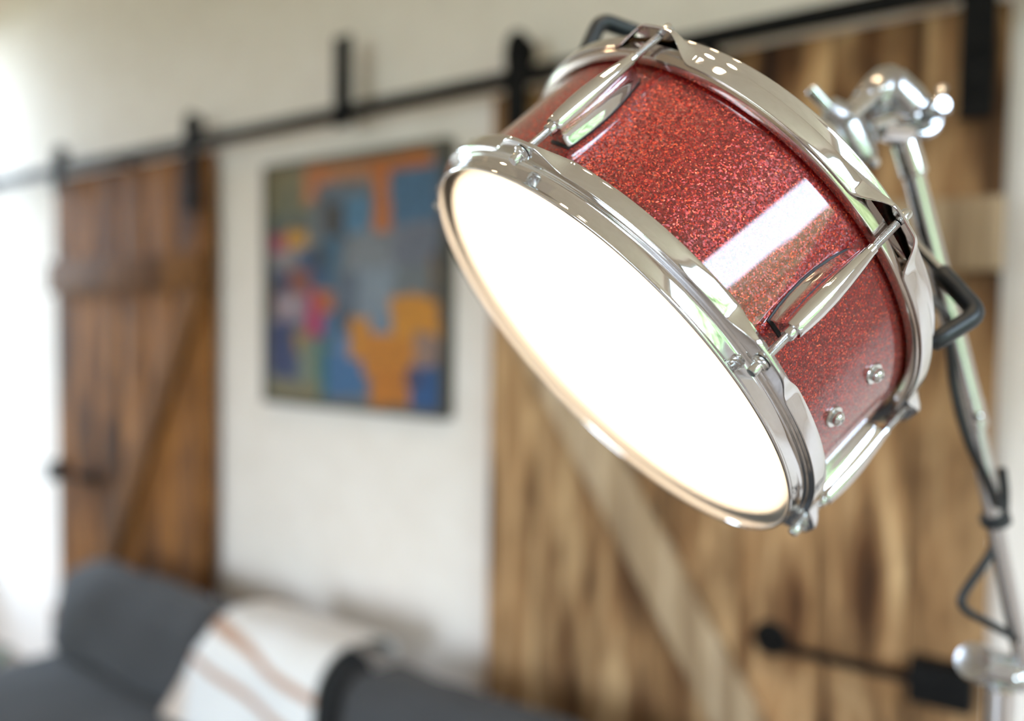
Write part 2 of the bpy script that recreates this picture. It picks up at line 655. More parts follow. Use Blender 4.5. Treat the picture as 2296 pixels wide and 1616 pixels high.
def hanger(root, base, x, ztop, zlow, w):
    """black strap over the rail with its wheel"""
    bm = bmesh.new()
    # strap: rounded top
    prof = []
    zt = H + ztop
    for k in range(9):
        a = PI * k / 8
        prof.append((x + math.cos(a) * w / 2, zt - w / 2 + math.sin(a) * w / 2))
    prof += [(x - w / 2, H + zlow), (x + w / 2, H + zlow)]
    front = [bm.verts.new((px - base.x, DF - .036 - base.y, pz - base.z)) for px, pz in prof]
    back = [bm.verts.new((px - base.x, DF - .028 - base.y, pz - base.z)) for px, pz in prof]
    bm.faces.new(front)
    bm.faces.new(back[::-1])
    n = len(prof)
    for i in range(n):
        j = (i + 1) % n
        bm.faces.new((front[i], back[i], back[j], front[j]))
    h = bm_obj('hanger_strap', bm, IRON, root)
    bm = bmesh.new()
    mt = axis_mtx(Vector((x, DF - .028, H + .605 + .036)) - base, (0, 1, 0))
    lathe(bm, [(0.0, 0), (0.040, 0.0), (0.041, .003), (0.036, .008), (0.036, .012), (0.041, .017), (0.040, .02), (0.0, .02)], 32, mt)
    bm_obj('roller_wheel', bm, IRON, h)
    for zz in (zt - w / 2, H + zlow + .04, H + zlow + .12):
        bm = bmesh.new()
        lathe(bm, [(0.011, 0), (0.011, .006), (0.007, .009), (0.0, .009)], 6, axis_mtx(Vector((x, DF - .036, zz)) - base, (0, -1, 0)), True, False)
        bm_obj('strap_bolt', bm, IRON, h)
    return h


def latch(root, base, xa, xb, xbox0, xbox1, z):
    """black slide bolt: rod with round end plate, ending in a box"""
    bm = bmesh.new()
    sweep(bm, [Vector((xa, DF - .04, z)) - base, Vector((xb, DF - .04, z)) - base], 0.009, 12)
    r = bm_obj('latch_rod', bm, IRON, root)
    bm = bmesh.new()
    lathe(bm, [(0.0, -.002), (0.034, -.002), (0.036, .004), (0.030, .010), (0.014, .014), (0.014, .05), (0.0, .05)], 24, axis_mtx(Vector((xa, DF, z)) - base, (0, -1, 0)))
    bm_obj('latch_rosette', bm, IRON, r)
    bm = bmesh.new()
    box(bm, Vector((xbox0, DF - .055, z - .036)) - base, Vector((xbox1, DF - .0005, z + .036)) - base, None, 0.004)
    bm_obj('latch_box', bm, IRON, root)


dr, drb = barn_door('door_2', -1.190, -0.108, 'pale knotty barn door on the right behind the drum lamp', WOOD_R, WOOD_B,
                    (-1.13, H + .106), (-0.29, 0.345), 7, 11)
hanger(dr, drb, -1.098, .692, .36, .062)
hanger(dr, drb, -0.152, .692, .36, .052)
latch(dr, drb, -0.478, -0.215, -0.222, -0.122, H - .618)
dl, dlb = barn_door('door_1', -3.376, -2.354, 'brown barn door on the left with a black latch beside the sofa', WOOD_L, WOOD_BL,
                    (-2.40, H + .106), (-3.13, 0.345), 6, 5)
hanger(dl, dlb, -3.285, .672, .50, .062)
hanger(dl, dlb, -2.400, .685, .36, .062)
latch(dl, dlb, -3.09, -3.34, -3.36, -3.31, H - .605)

# rail
rail = empty('door_rail', (-1.75, WY1, H + .585))
tag(rail, 'long black iron sliding door rail above both barn doors', 'rail')
bm = bmesh.new()
box(bm, Vector((-4.12, DF - .030, H + .565)) - Vector(rail.location), Vector((0.25, DF - .022, H + .605)) - Vector(rail.location), None, 0.001)
bm_obj('rail_bar', bm, IRON, rail)
bm = bmesh.new()
lo = Vector(rail.location)
box(bm, Vector((-1.712, DF - .040, H + .545)) - lo, Vector((-1.648, DF - .030, H + .790)) - lo, None, 0.002)
b = bm_obj('rail_bracket', bm, IRON, rail)
bm = bmesh.new()
lathe(bm, [(0.012, .0), (0.012, -.06), (0, -.06)], 16, axis_mtx(Vector((-1.68, DF - .03, H + .585)) - lo, (0, -1, 0)))
lathe(bm, [(0.014, 0), (0.014, .017), (0.008, .021), (0, .021)], 6, axis_mtx(Vector((-1.68, DF - .03, H + .585)) - lo, (0, -1, 0)), True, False)
bm_obj('bracket_bolt', bm, IRON, b)
for xx in (-4.05, -2.9, -0.65, 0.18):
    bm = bmesh.new()
    lathe(bm, [(0.012, 0), (0.012, WY1 - DF + .022)], 16, axis_mtx(Vector((xx, DF - .022, H + .585)) - lo, (0, 1, 0)), True, True)
    sp = bm_obj('rail_spacer', bm, IRON, rail)
    bm = bmesh.new()
    lathe(bm, [(0.014, 0), (0.014, .008), (0.008, .011), (0, .011)], 6, axis_mtx(Vector((xx, DF - .030, H + .585)) - lo, (0, -1, 0)), True, False)
    bm_obj('spacer_bolt', bm, IRON, sp)

# ------------------------------------------------------------------ painting
PX0, PX1, PZ0, PZ1 = -2.088, -1.362, H - .240, H + .477
PY = WY1 - .034
paint = empty('painting', ((PX0 + PX1) / 2, WY1, PZ0))
tag(paint, 'colourful abstract painting hanging on the white wall between the two barn doors', 'painting')
pb = Vector(paint.location)
PATCH = [  # u0, v0, u1, v1, colour   (v from the top)
    (0, 0, 1, 1, (112, 116, 118)),
    (0, 0, .30, .22, (128, 118, 88)), (.05, .10, .20, .30, (112, 108, 84)), (0, .20, .28, .30, (88, 92, 82)),
    (.25, .02, .95, .09, (176, 106, 44)), (.24, .04, .42, .17, (186, 118, 70)), (.42, .05, .62, .12, (170, 128, 98)),
    (.32, .10, .60, .45, (104, 108, 112)), (.36, .14, .48, .34, (62, 56, 52)), (.40, .10, .47, .18, (96, 108, 120)),
    (.48, .16, .62, .30, (86, 124, 150)), (.64, .04, .73, .33, (184, 108, 38)),
    (.74, .08, .97, .28, (74, 106, 132)), (.74, .28, .97, .44, (112, 114, 124)), (.50, .30, .75, .50, (132, 134, 138)),
    (.02, .28, .14, .37, (150, 62, 84)), (.13, .27, .26, .35, (196, 142, 22)), (.04, .36, .20, .43, (150, 138, 136)),
    (.22, .36, .44, .52, (48, 72, 104)), (.30, .34, .38, .44, (44, 50, 58)), (.38, .30, .46, .52, (62, 98, 120)),
    (.16, .44, .28, .54, (132, 78, 62)), (.04, .44, .16, .54, (62, 66, 92)), (.0, .50, .08, .64, (72, 54, 46)),
    (.06, .54, .26, .66, (152, 134, 142)), (.12, .56, .20, .61, (186, 168, 170)),
    (.26, .53, .38, .72, (166, 48, 92)), (.32, .53, .42, .62, (176, 96, 40)), (.42, .46, .60, .62, (96, 104, 116)),
    (.44, .60, .52, .70, (64, 70, 82)), (.36, .62, .46, .76, (70, 104, 134)),
    (.56, .44, .76, .66, (140, 148, 158)), (.62, .62, .76, .72, (120, 136, 152)),
    (.02, .66, .20, .90, (52, 60, 96)), (.18, .70, .28, .80, (150, 116, 52)), (.22, .74, .36, .92, (124, 130, 112)),
    (.34, .78, .62, .96, (70, 108, 146)), (.33, .72, .38, .98, (34, 98, 92)), (.46, .72, .60, .80, (92, 124, 160)),
    (.52, .64, .64, .80, (196, 134, 44)), (.60, .70, .88, .86, (190, 124, 34)), (.74, .56, .98, .72, (198, 136, 40)),
    (.64, .84, .84, 1.0, (184, 116, 28)), (.86, .70, .97, .82, (150, 122, 108)),
    (.84, .82, .98, .99, (38, 82, 128)), (.82, .84, .90, .90, (66, 58, 82)), (.02, .92, .34, .99, (128, 118, 90)),
    (.0, .0, .015, 1, (92, 84, 58)), (.0, .985, 1, 1, (84, 72, 54)), (.975, .0, 1, 1, (44, 54, 70)), (.94, .40, .975, .58, (112, 92, 66)),
    (.0, .0, 1, .02, (120, 100, 66)),
]
NG = 96
bm = bmesh.new()
gv = [[bm.verts.new(Vector((PX0 + (PX1 - PX0) * i / NG, PY + .0012 * noise.noise(Vector((i * .21, j * .21, 3))), PZ1 - (PZ1 - PZ0) * j / NG)) - pb) for i in range(NG + 1)] for j in range(NG + 1)]
for j in range(NG):
    for i in range(NG):
        bm.faces.new((gv[j][i], gv[j + 1][i], gv[j + 1][i + 1], gv[j][i + 1]))
me = bpy.data.meshes.new('canvas')
bm.to_mesh(me)
bm.free()
CANV = mat('painted_canvas', (0.3, 0.3, 0.3, 1), 0.55)
an = nd(CANV, 'ShaderNodeAttribute', attribute_name='pigment')
lk(CANV, an, 'Color', bsdf(CANV), 'Base Color')
canvas = link('canvas', me, CANV, paint)
ca = me.attributes.new('pigment', 'FLOAT_COLOR', 'POINT')
for v in me.vertices:
    u = (v.co.x + pb.x - PX0) / (PX1 - PX0)
    w = (PZ1 - v.co.z - pb.z) / (PZ1 - PZ0)
    du = .014 * noise.noise(Vector((u * 9, w * 9, 1.3)))
    dw = .014 * noise.noise(Vector((u * 9, w * 9, 7.7)))
    col = (112, 116, 118)
    for (u0, v0, u1, v1, c) in PATCH:
        if u0 <= u + du <= u1 and v0 <= w + dw <= v1:
            col = c
    k = 1 + .16 * noise.noise(Vector((u * 26, w * 26, 5)))
    av = sum(col) / 3
    ca.data[v.index].color = srgb(*[max(0, min(255, (av + (t - av) * 1.2) * k * .84)) for t in col])
bm = bmesh.new()
fw = .010
for lo_, hi_ in (((PX0 - fw, PY - .006, PZ0 - fw), (PX1 + fw, WY1 - .001, PZ0)), ((PX0 - fw, PY - .006, PZ1), (PX1 + fw, WY1 - .001, PZ1 + fw)),
                 ((PX0 - fw, PY - .006, PZ0), (PX0, WY1 - .001, PZ1)), ((PX1, PY - .006, PZ0), (PX1 + fw, WY1 - .001, PZ1))):
    box(bm, Vector(lo_) - pb, Vector(hi_) - pb, None, .001)
bm_obj('picture_frame', bm, noise_mat('dark_olive_frame', srgb(64, 60, 46), srgb(84, 78, 60), 20, 0.6), paint)

# ------------------------------------------------------------------ sofa
SX0, SX1 = -2.74, -0.36
sofa = empty('sofa', ((SX0 + SX1) / 2, 1.1, 0))
tag(sofa, 'charcoal grey fabric sofa with three back cushions standing along the wall', 'sofa')
sb = Vector(sofa.location)
bm = bmesh.new()
soft_box(bm, (SX1 - SX0, .98, .19), .03, 6, (0, 0, 0), Matrix.Translation(Vector(((SX0 + SX1) / 2, 1.08, .20)) - sb))
bm_obj('sofa_base', bm, SOFA, sofa, 60)
bm = bmesh.new()
soft_box(bm, (SX1 - SX0, .12, .50), .05, 8, (0, .01, 0), Matrix.Translation(Vector(((SX0 + SX1) / 2, 1.575, .30)) - sb))
bm_obj('sofa_back', bm, SOFA, sofa, 60)
CUSH = [(-2.75, -1.868), (-1.850, -1.412), (-1.392, -0.40)]
for i, (a, b_) in enumerate(CUSH):
    bm = bmesh.new()
    soft_box(bm, (b_ - a, .80, .14), .05, 12, (.004, .01, .012), Matrix.Translation(Vector(((a + b_) / 2, .97, .37)) - sb), .012, i * 3.1)
    bm_obj('seat_cushion', bm, SOFA, sofa, 60)
for i, (a, b_) in enumerate(CUSH):
    bm = bmesh.new()
    mt = Matrix.Translation(Vector(((a + b_) / 2, 1.365, (.555, .555, .545)[i])) - sb) @ Matrix.Rotation(math.radians(-6), 4, 'X')
    soft_box(bm, (b_ - a, .21, .30), .075, 14, (.003, .02, .012), mt, .016, i * 5.7)
    bm_obj('back_cushion', bm, SOFA, sofa, 60)
for xx in (SX0 + .1, SX1 - .1):
    for yy in (.66, 1.5):
        bm = bmesh.new()
        lathe(bm, [(0.016, 0), (0.024, .105)], 16, Matrix.Translation(Vector((xx, yy, 0)) - sb), True, True)
        bm_obj('leg', bm, LEG, sofa)

# throw over the middle cushion
pp = []
rot = Matrix.Rotation(math.radians(-6), 3, 'X')
hy_, hz_, rr0 = .105 + .036, .15 + .028, .10
for k in range(15):                                  # up the front face, over the top
    pp.append(Vector((0, -hy_, -.118 + (hz_ - rr0 + .118) * k / 14)))
for k in range(1, 15):
    a_ = PI - PI / 2 * k / 14
    pp.append(Vector((0, -hy_ + rr0 + rr0 * math.cos(a_), hz_ - rr0 + rr0 * math.sin(a_))))
pp.append(Vector((0, .0, hz_)))
for k in range(1, 12):
    a_ = PI / 2 - PI / 2.6 * k / 11
    pp.append(Vector((0, hy_ - rr0 + rr0 * math.cos(a_), hz_ - rr0 + rr0 * math.sin(a_))))
pp = [rot @ p + Vector((0, 1.365, .555)) for p in pp]
NW = 40
bm = bmesh.new()
rows = []
for j, p in enumerate(pp):
    f = j / (len(pp) - 1)
    xl = -1.975 + .155 * min(1, f * 2.2)
    xr = -1.402
    row = []
    for i in range(NW + 1):
        s = i / NW
        x = xl + (xr - xl) * s
        wv_ = .005 + .005 * math.sin(x * 23 + p.z * 8) + .003 * noise.noise(Vector((x * 8, p.y * 8, p.z * 8)))
        row.append(bm.verts.new(Vector((x, p.y - max(0, wv_) - .004, p.z + .006 + wv_ * .6))))
    rows.append(row)
for a, b_ in zip(rows[:-1], rows[1:]):
    for i in range(NW):
        bm.faces.new((a[i], a[i + 1], b_[i + 1], b_[i]))
THROW = mat('cream_throw', srgb(226, 222, 216), 0.95)
tc = nd(THROW, 'ShaderNodeTexCoord')
sx = nd(THROW, 'ShaderNodeSeparateXYZ')
lk(THROW, tc, 'Object', sx, 'Vector')
m1 = nd(THROW, 'ShaderNodeMath', operation='MULTIPLY_ADD')        # z + 0.2 x : the stripes hang slightly askew
m1.inputs[1].default_value = 0.20
lk(THROW, sx, 'X', m1, 0)
lk(THROW, sx, 'Z', m1, 2)
C0, CB, CT = srgb(228, 224, 220), srgb(178, 136, 108), srgb(196, 170, 148)
mrr = nd(THROW, 'ShaderNodeMapRange')
mrr.inputs['From Min'].default_value = 0.10
mrr.inputs['From Max'].default_value = 0.55
lk(THROW, m1, 'Value', mrr, 'Value')
S1, S2, HW = (0.372 - .1) / .45, (0.275 - .1) / .45, .026
rr = ramp(THROW, [(S2 - HW - .01, C0), (S2 - HW + .01, CB), (S2 + HW - .01, CB), (S2 + HW + .01, C0), (S1 - HW - .01, C0), (S1 - HW + .01, CB), (S1 + HW - .01, CB), (S1 + HW + .01, C0)])
lk(THROW, mrr, 'Result', rr, 'Fac')
mx1 = nd(THROW, 'ShaderNodeMapRange')
mx1.inputs['From Min'].default_value = -1.90
mx1.inputs['From Max'].default_value = -1.86
mx1.inputs['To Min'].default_value = 0.75
mx1.inputs['To Max'].default_value = 0.0
lk(THROW, sx, 'X', mx1, 'Value')
mixc = nd(THROW, 'ShaderNodeMix', data_type='RGBA')
lk(THROW, mx1, 'Result', mixc, 0)
THROW.node_tree.links.new(rr.outputs['Color'], mixc.inputs[6])
mixc.inputs[7].default_value = CT
THROW.node_tree.links.new(mixc.outputs[2], bsdf(THROW).inputs['Base Color'])
th = bm_obj('throw_blanket', bm, THROW, None, 70)
md = th.modifiers.new('thickness', 'SOLIDIFY')
md.thickness = 0.008
md.offset = 1.0
tag(th, 'cream throw blanket with brown stripes draped over the middle sofa cushion', 'blanket')

# ------------------------------------------------------------------ plant beside the sofa
plant = empty('potted_plant', (-3.03, 1.16, 0))
tag(plant, 'low leafy potted plant on the floor left of the sofa', 'plant')
bm = bmesh.new()
lathe(bm, [(0.0, 0), (.085, 0), (.092, .01), (.115, .27), (.120, .28), (.112, .28), (.107, .265), (0, .265)], 32)
bm_obj('pot', bm, POT, plant)
bm = bmesh.new()
lathe(bm, [(0.0, .2660), (.1055, .2660)], 24)
bm_obj('soil', bm, SOIL, plant)
bm = bmesh.new()
rnd = random.Random(4)
for k in range(70):
    az = rnd.uniform(0, 2 * PI)
    ln = rnd.uniform(.14, .235)
    lift = rnd.uniform(.35, 1.25)
    st = Vector((math.cos(az) * .03, math.sin(az) * .03, .262))
    d = Vector((math.cos(az) * math.cos(lift), math.sin(az) * math.cos(lift), math.sin(lift)))
    side = d.cross(Vector((0, 0, 1))).normalized()
    prev = None
    for q in range(9):
        t = q / 8
        w = .026 * math.sin(PI * min(1, t * .94 + .06)) ** .8 * (0.15 if t < .25 else 1)
        c = st + d * (ln * t) - Vector((0, 0, 1)) * (.10 * t * t * ln / .2)
        c.z = max(c.z, .02)
        row = [bm.verts.new(c - side * w + Vector((0, 0, w * .35))), bm.verts.new(c), bm.verts.new(c + side * w + Vector((0, 0, w * .35)))]
        if prev:
            bm.faces.new((prev[0], prev[1], row[1], row[0]))
            bm.faces.new((prev[1], prev[2], row[2], row[1]))
        prev = row
fo = bm_obj('foliage', bm, LEAF, plant, 80)
md = fo.modifiers.new('thickness', 'SOLIDIFY')
md.thickness = 0.0015

# ------------------------------------------------------------------ drum lamp on its stand
# drum frame: x, y across the drum, z along its axis from the lit skin to the back
DC = Vector((-0.30264, 0.54278, -0.02502)) + CAM
DX = Vector((-0.78532, 0.61744, -0.04514))
DY = Vector((-0.43704, -0.50127, 0.74681))
DZ = Vector((0.43848, 0.60622, 0.66351))
BASE = P(2240, 1600, .76)
BASE.z = 0
lamp = empty('floor_lamp', BASE)
tag(lamp, 'red glitter snare drum floor lamp with glowing white skin on a chrome stand', 'lamp')
DRUM = Matrix((DX, DY, DZ)).transposed().to_4x4()
DRUM.translation = DC
DLOC = Matrix.Translation(-BASE) @ DRUM
LEN = 0.152
LUGS = [61, 125, 184.5, 244, 304.5, 5]


def drum_part(name, bm, material, parent=None, turn=None, angle=35):
    o = bm_obj(name, bm, material, parent or lamp, angle)
    if parent is None:
        o.matrix_basis = DLOC if turn is None else DLOC @ Matrix.Rotation(math.radians(turn), 4, 'Z')
    return o


def pol(r, t, s):
    t = math.radians(t)
    return Vector((r * math.cos(t), r * math.sin(t), s))


RS = 0.1755
bm = bmesh.new()
lathe(bm, [(RS, .016), (RS, .136)], 160)
shell = drum_part('drum_shell', bm, GLITTER)
bm = bmesh.new()
lathe(bm, [(RS - .006, .0125), (RS - .006, .138), (RS - .03, .1385), (0.0, .1385)], 96)
drum_part('inner_lining', bm, WHITE_IN)
bm = bmesh.new()
lathe(bm, [(0.0, .1378), (.148, .1378), (.148, .122), (.144, .120), (0, .120)], 64)
drum_part('led_panel', bm, LED)
# back plate
bm = bmesh.new()
lathe(bm, [(RS - .001, .1392), (RS - .001, .1405), (.06, .1415), (.055, .146), (.02, .147), (0, .147)], 96)
drum_part('back_plate', bm, IRON)
# lit skin
bm = bmesh.new()
lathe(bm, [(0.0, .0075), (.05, .0075), (.10, .0075), (.150, .0076), (.164, .0080), (.1695, .0092), (.1725, .0116), (.1765, .0122)], 160)
bmesh.ops.remove_doubles(bm, verts=bm.verts[:], dist=1e-6)
drum_part('drumhead', bm, SKIN)


def lugw(t):
    d = min(abs((t - a + 180) % 360 - 180) for a in LUGS)
    x = max(0, min(1, (10.5 - d) / (10.5 - 2.6)))
    return x * x * (3 - 2 * x)


def hoop_mesh():
    """triple flanged hoop, lip at s = 0, skirt towards +s, with ears at the lugs"""
    N = 720
    bm = bmesh.new()
    loops = []
    for i in range(N):
        t = 360 * i / N
        w = lugw(t)
        re = .1862 + (.1972 - .1862) * w          # how far the flange reaches
        se = .0266 + (.0168 - .0266) * w          # where the skirt ends
        prof = [(.1762, .0112), (.1762, .0022), (.1764, .0009), (.1772, .0002), (.1781, .0002), (.1788, .0008), (.1789, .0018), (.1785, .0027),
                (.1784, .0034), (.1784, .0095), (.1786, .0113), (.1792, .0125), (.1802, .0130), (.1809, .0129), (.1815, .0134), (.1822, .0143)]
        rm = re - .0016
        prof += [(.1822 + (rm - .1822) * k, .0143 + .0004 * k) for k in (.25, .5, .75, 1)]
        prof += [(re - .0004, .0148), (re - .0001, .0150), (re, .0155)]
        prof += [(re + .0001, .0166 + (se - .0166) * k) for k in (.33, .66, .96)]
        prof += [(re - .0002, se + .0001), (re - .0010, se + .0001), (re - .0013, se - .0002)]
        prof += [(re - .0013, .0168 + max(0, se - .0172) * k) for k in (.6, .2)]
        prof += [(re - .0022, .0160), (rm - .0010, .0158), (.1822, .0158), (.1805, .0150), (.1792, .0142)]
        loops.append([pol(r, t, s) for r, s in prof])
    loops.append(loops[0])
    # rings() would duplicate the seam; stitch it afterwards
    rings(bm, loops, True)
    bmesh.ops.remove_doubles(bm, verts=bm.verts[:], dist=1e-7)
    return bm


drum_part('front_hoop', hoop_mesh(), CHROME, None, None, 50)
bm = hoop_mesh()
for v in bm.verts:
    v.co.z = LEN - v.co.z
drum_part('rear_hoop', bm, CHROME, None, None, 50)
bm = bmesh.new()
lathe(bm, [(.1768, .1262), (.1768, .1240), (.1776, .1228), (.1820, .1226), (.1838, .1232), (.1845, .1246), (.1845, .1345), (.1790, .1350), (.1768, .1345), (.1768, .1262)], 160)
drum_part('flesh_hoop', bm, chrome('dull_flesh_hoop_metal', (0.55, 0.48, 0.43, 1), 0.12))
bm = bmesh.new()
lathe(bm, [(.1768, .0300), (.1768, .0255), (.1812, .0255), (.1815, .0220), (.1815, .0165), (.1768, .0165), (.1768, .03)], 160)
drum_part('flesh_hoop', bm, CHROME)

# lugs, built at angle 0 and turned into place
RR = 0.1895


def loft_lug():
    bm = bmesh.new()
    st = []
    # s, tube radius, base half width, tube centre radius
    keys = [(.0405, .0056, .0074, .1893), (.0412, .0060, .0080, .1893), (.050, .0068, .0094, .1894), (.060, .0073, .0103, .1895), (.072, .0073, .0104, .1895),
            (.084, .0066, .0094, .1894), (.094, .0057, .0077, .1893), (.102, .0049, .0060, .1892), (.107, .0043, .0047, .1891), (.1090, .0041, .0042, .1891), (.1096, .0036, .0036, .1891)]
    dense = []
    for (a, b) in zip(keys[:-1], keys[1:]):
        for k in range(3):
            u = k / 3
            dense.append(tuple(a[i] + (b[i] - a[i]) * u for i in range(4)))
    dense.append(keys[-1])
    loops = []
    for s, rt, wb, rc in dense:
        lp = []
        # from the base edge (y = -wb, on the shell) up the concave flank, over the round top and down again
        def base_pt(y):
            return Vector((math.sqrt(RS * RS - y * y) + .0006, y, s))
        b0 = base_pt(-wb)
        q = [b0, Vector((b0.x + .0012, -(wb * .97), s))]
        for k in (.25, .5, .75):
            y = wb * .94 + (rt * .90 - wb * .94) * (1 - (1 - k) ** 2.2)
            q.append(Vector((b0.x + .0012 + (rc - rt * .30 - b0.x - .0012) * k, -y, s)))
        q.append(Vector((rc - rt * .25, -rt * .968, s)))
        side = q
        arc = [Vector((rc + rt * math.cos(math.radians(a)), rt * math.sin(math.radians(a)), s)) for a in range(-90, 91, 15)]
        lp = side + arc + [Vector((p.x, -p.y, p.z)) for p in side[::-1]]
        loops.append(lp)
    rings(bm, loops, True, True, True)
    return bm


lug_bm = loft_lug()
first = drum_part('lug', lug_bm, CHROME, None, LUGS[0], 32)
# gasket under the lug
bm = bmesh.new()
outline = [(.0392, .0086), (.050, .0106), (.060, .0114), (.072, .0115), (.084, .0105), (.094, .0088), (.102, .0069), (.108, .0052), (.1112, .0030)]
lo_, up_ = [], []
pts = [(s, w) for s, w in outline] + [(s, -w) for s, w in outline[::-1]]
for s, y in pts:
    lo_.append(Vector((math.sqrt((RS - .0004) ** 2 - y * y), y, s)))
    up_.append(Vector((math.sqrt((RS + .0007) ** 2 - y * y), y, s)))
rings(bm, [lo_, up_], True, False, True)
g0 = drum_part('lug_gasket', bm, GASKET, first)
bm = bmesh.new()
lathe(bm, [(0.0, .0355), (.0036, .0355), (.0040, .0362), (.0040, .0415)], 24, Matrix.Translation((RR, 0, 0)))
n0 = drum_part('swivel_nut', bm, CHROME_SOFT, first)

bm = bmesh.new()
lathe(bm, [(.0036, .1088), (.0036, .1132), (.0031, .1138), (0, .1138)], 24, Matrix.Translation((RR, 0, 0)))
n1 = drum_part('swivel_nut', bm, CHROME_SOFT, first)


def rod_mesh():
    """tension rod at angle 0: thread, washer and square key head; front end"""
    bm = bmesh.new()
    lathe(bm, [(.0026, .038), (.0026, .0160)], 20, Matrix.Translation((RR, 0, 0)), True, False)
    return bm


front_rod = drum_part('tension_rod', rod_mesh(), THREAD, None, LUGS[0])
bm = bmesh.new()
T = Matrix.Translation((RR, 0, 0))
lathe(bm, [(.0026, .0142), (.0052, .0142), (.0056, .0136), (.0056, .0124), (.0044, .0118), (.0040, .0112), (.0040, .0108), (.0034, .0104), (.0034, .0060), (.0029, .0050), (0.0, .0050)], 24, T)
h0 = drum_part('rod_head', bm, ZINC, front_rod)
bm = rod_mesh()
for v in bm.verts:
    v.co.z = LEN - v.co.z
rear_rod = drum_part('tension_rod', bm, THREAD, None, LUGS[0])
bm = bmesh.new()
lathe(bm, [(.0026, .0142), (.0052, .0142), (.0056, .0136), (.0056, .0124), (.0044, .0118), (.0040, .0112), (.0040, .0108), (.0034, .0104), (.0034, .0060), (.0029, .0050), (0.0, .0050)], 24, T)
for v in bm.verts:
    v.co.z = LEN - v.co.z
h1 = drum_part('rod_head', bm, ZINC, rear_rod)
for a in LUGS[1:]:
    for src in (first, front_rod, rear_rod):
        c = src.copy()
        COL.objects.link(c)
        c.matrix_basis = DLOC @ Matrix.Rotation(math.radians(a), 4, 'Z')
        for ch in src.children:
            d = ch.copy()
            COL.objects.link(d)
            d.parent = c

# two mounting screws on the shell
for s in (.0507, .0912):
    bm = bmesh.new()
    mt = Matrix.Rotation(math.radians(212), 4, 'Z') @ Matrix.Translation((RS - .0006, 0, s)) @ Matrix.Rotation(PI / 2, 4, 'Y')
    lathe(bm, [(.0074, 0), (.0074, .0014), (.0070, .0020), (.0040, .0022), (.0046, .0024), (.0048, .0044), (.0046, .0052), (.0040, .0056)], 24, mt)
    # domed head with a cross slot
    pr = [(.0040, .0056), (.0036, .0062), (.0026, .0068), (.0012, .0070), (.0011, .0058), (0, .0058)]
    lathe(bm, pr, 24, mt)
    o = drum_part('mounting_screw', bm, ZINC)

# stand basket that holds the drum from behind
HUBZ = .262
for t, Rc, sc_ in ((222.5, .188, .190), (84, .195, .190), (333, .19, .190)):
    tip, corner = pol(.1778, t, .1505), pol(Rc, t, sc_)
    mid = pol(.148 if t > 200 else .167, t, .2085)
    inn = [pol(.022, t, .247), pol(.06, t, .243), pol(.10, t, .229), pol(mid.to_2d().length, t, mid.z)]
    tng = Vector((-math.sin(math.radians(t)), math.cos(math.radians(t)), 0))
    c1 = corner + (mid - corner).normalized() * .009
    c2 = corner + (tip - corner).normalized() * .009
    arm = catmull(inn + [c1], 6)
    bm = bmesh.new()
    sweep(bm, arm, .0050, 14, 0.75, tng)
    ba = drum_part('basket_arm', bm, CHROME, None, None, 60)
    bm = bmesh.new()
    pth = [mid + (c1 - mid) * k for k in (0, .03, .3, .6, .9)]
    for k in range(7):
        u = k / 6
        pth.append((1 - u) ** 2 * c1 + 2 * u * (1 - u) * corner + u * u * c2)
    pth += [c2 + (tip - c2) * k for k in (.3, .6, .92, 1.0)]
    rr_ = [.0056, .0066] + [.0068] * (len(pth) - 4) + [.0064, .0040]
    sweep(bm, pth, rr_, 18, 0.95, tng)
    drum_part('rubber_sleeve', bm, RUBBER, ba, None, 60)
bm = bmesh.new()
lathe(bm, [(0, .236), (.017, .236), (.020, .239), (.020, .262), (.024, .264), (.024, .276), (.018, .280), (.0115, .282), (.0115, .300), (0, .300)], 40)
hub = drum_part('basket_hub', bm, CHROME)
bm = bmesh.new()
lathe(bm, [(0, .1465), (.0075, .1465), (.0075, .238), (0, .238)], 24)
drum_part('threaded_post', bm, THREAD)

# tilter: everything below is set out along the real parts in the room
LB = Vector(lamp.location)


def w_obj(name, bm, material, parent=None, angle=40):
    for v in bm.verts:
        v.co -= LB
    o = bm_obj(name, bm, material, parent or lamp, angle)
    return o


def cyl(bm, a, b, r, n=24, prof=None):
    a, b = Vector(a), Vector(b)
    L = (b - a).length
    m = axis_mtx(a, b - a)
    e = min(r * .25, L * .2)
    lathe(bm, [(0, 0), (r - e, 0), (r, e), (r, L - e), (r - e, L), (0, L)] if prof is None else prof(L, r), n, m)


A = lambda s, dx=0, dy=0: DRUM @ Vector((dx, dy, s))
# sleeve along the drum's axis, ending in a domed tilter head
bm = bmesh.new()
cyl(bm, A(.296), A(.352), .0100)
w_obj('tilter_neck', bm, CHROME_SOFT)
hd0, hd1 = P(1956, 232, .695), P(2012, 172, .70)
bm = bmesh.new()
m = axis_mtx(P(1945, 238, .694), P(2004, 170, .703) - P(1945, 238, .694))
L = (P(2004, 170, .703) - P(1945, 238, .694)).length
lathe(bm, [(0, 0), (.013, 0), (.0165, .003), (.0175, L * .5), (.0165, L * .8), (.012, L * .98), (.006, L * 1.05), (0, L * 1.07)], 32, m)
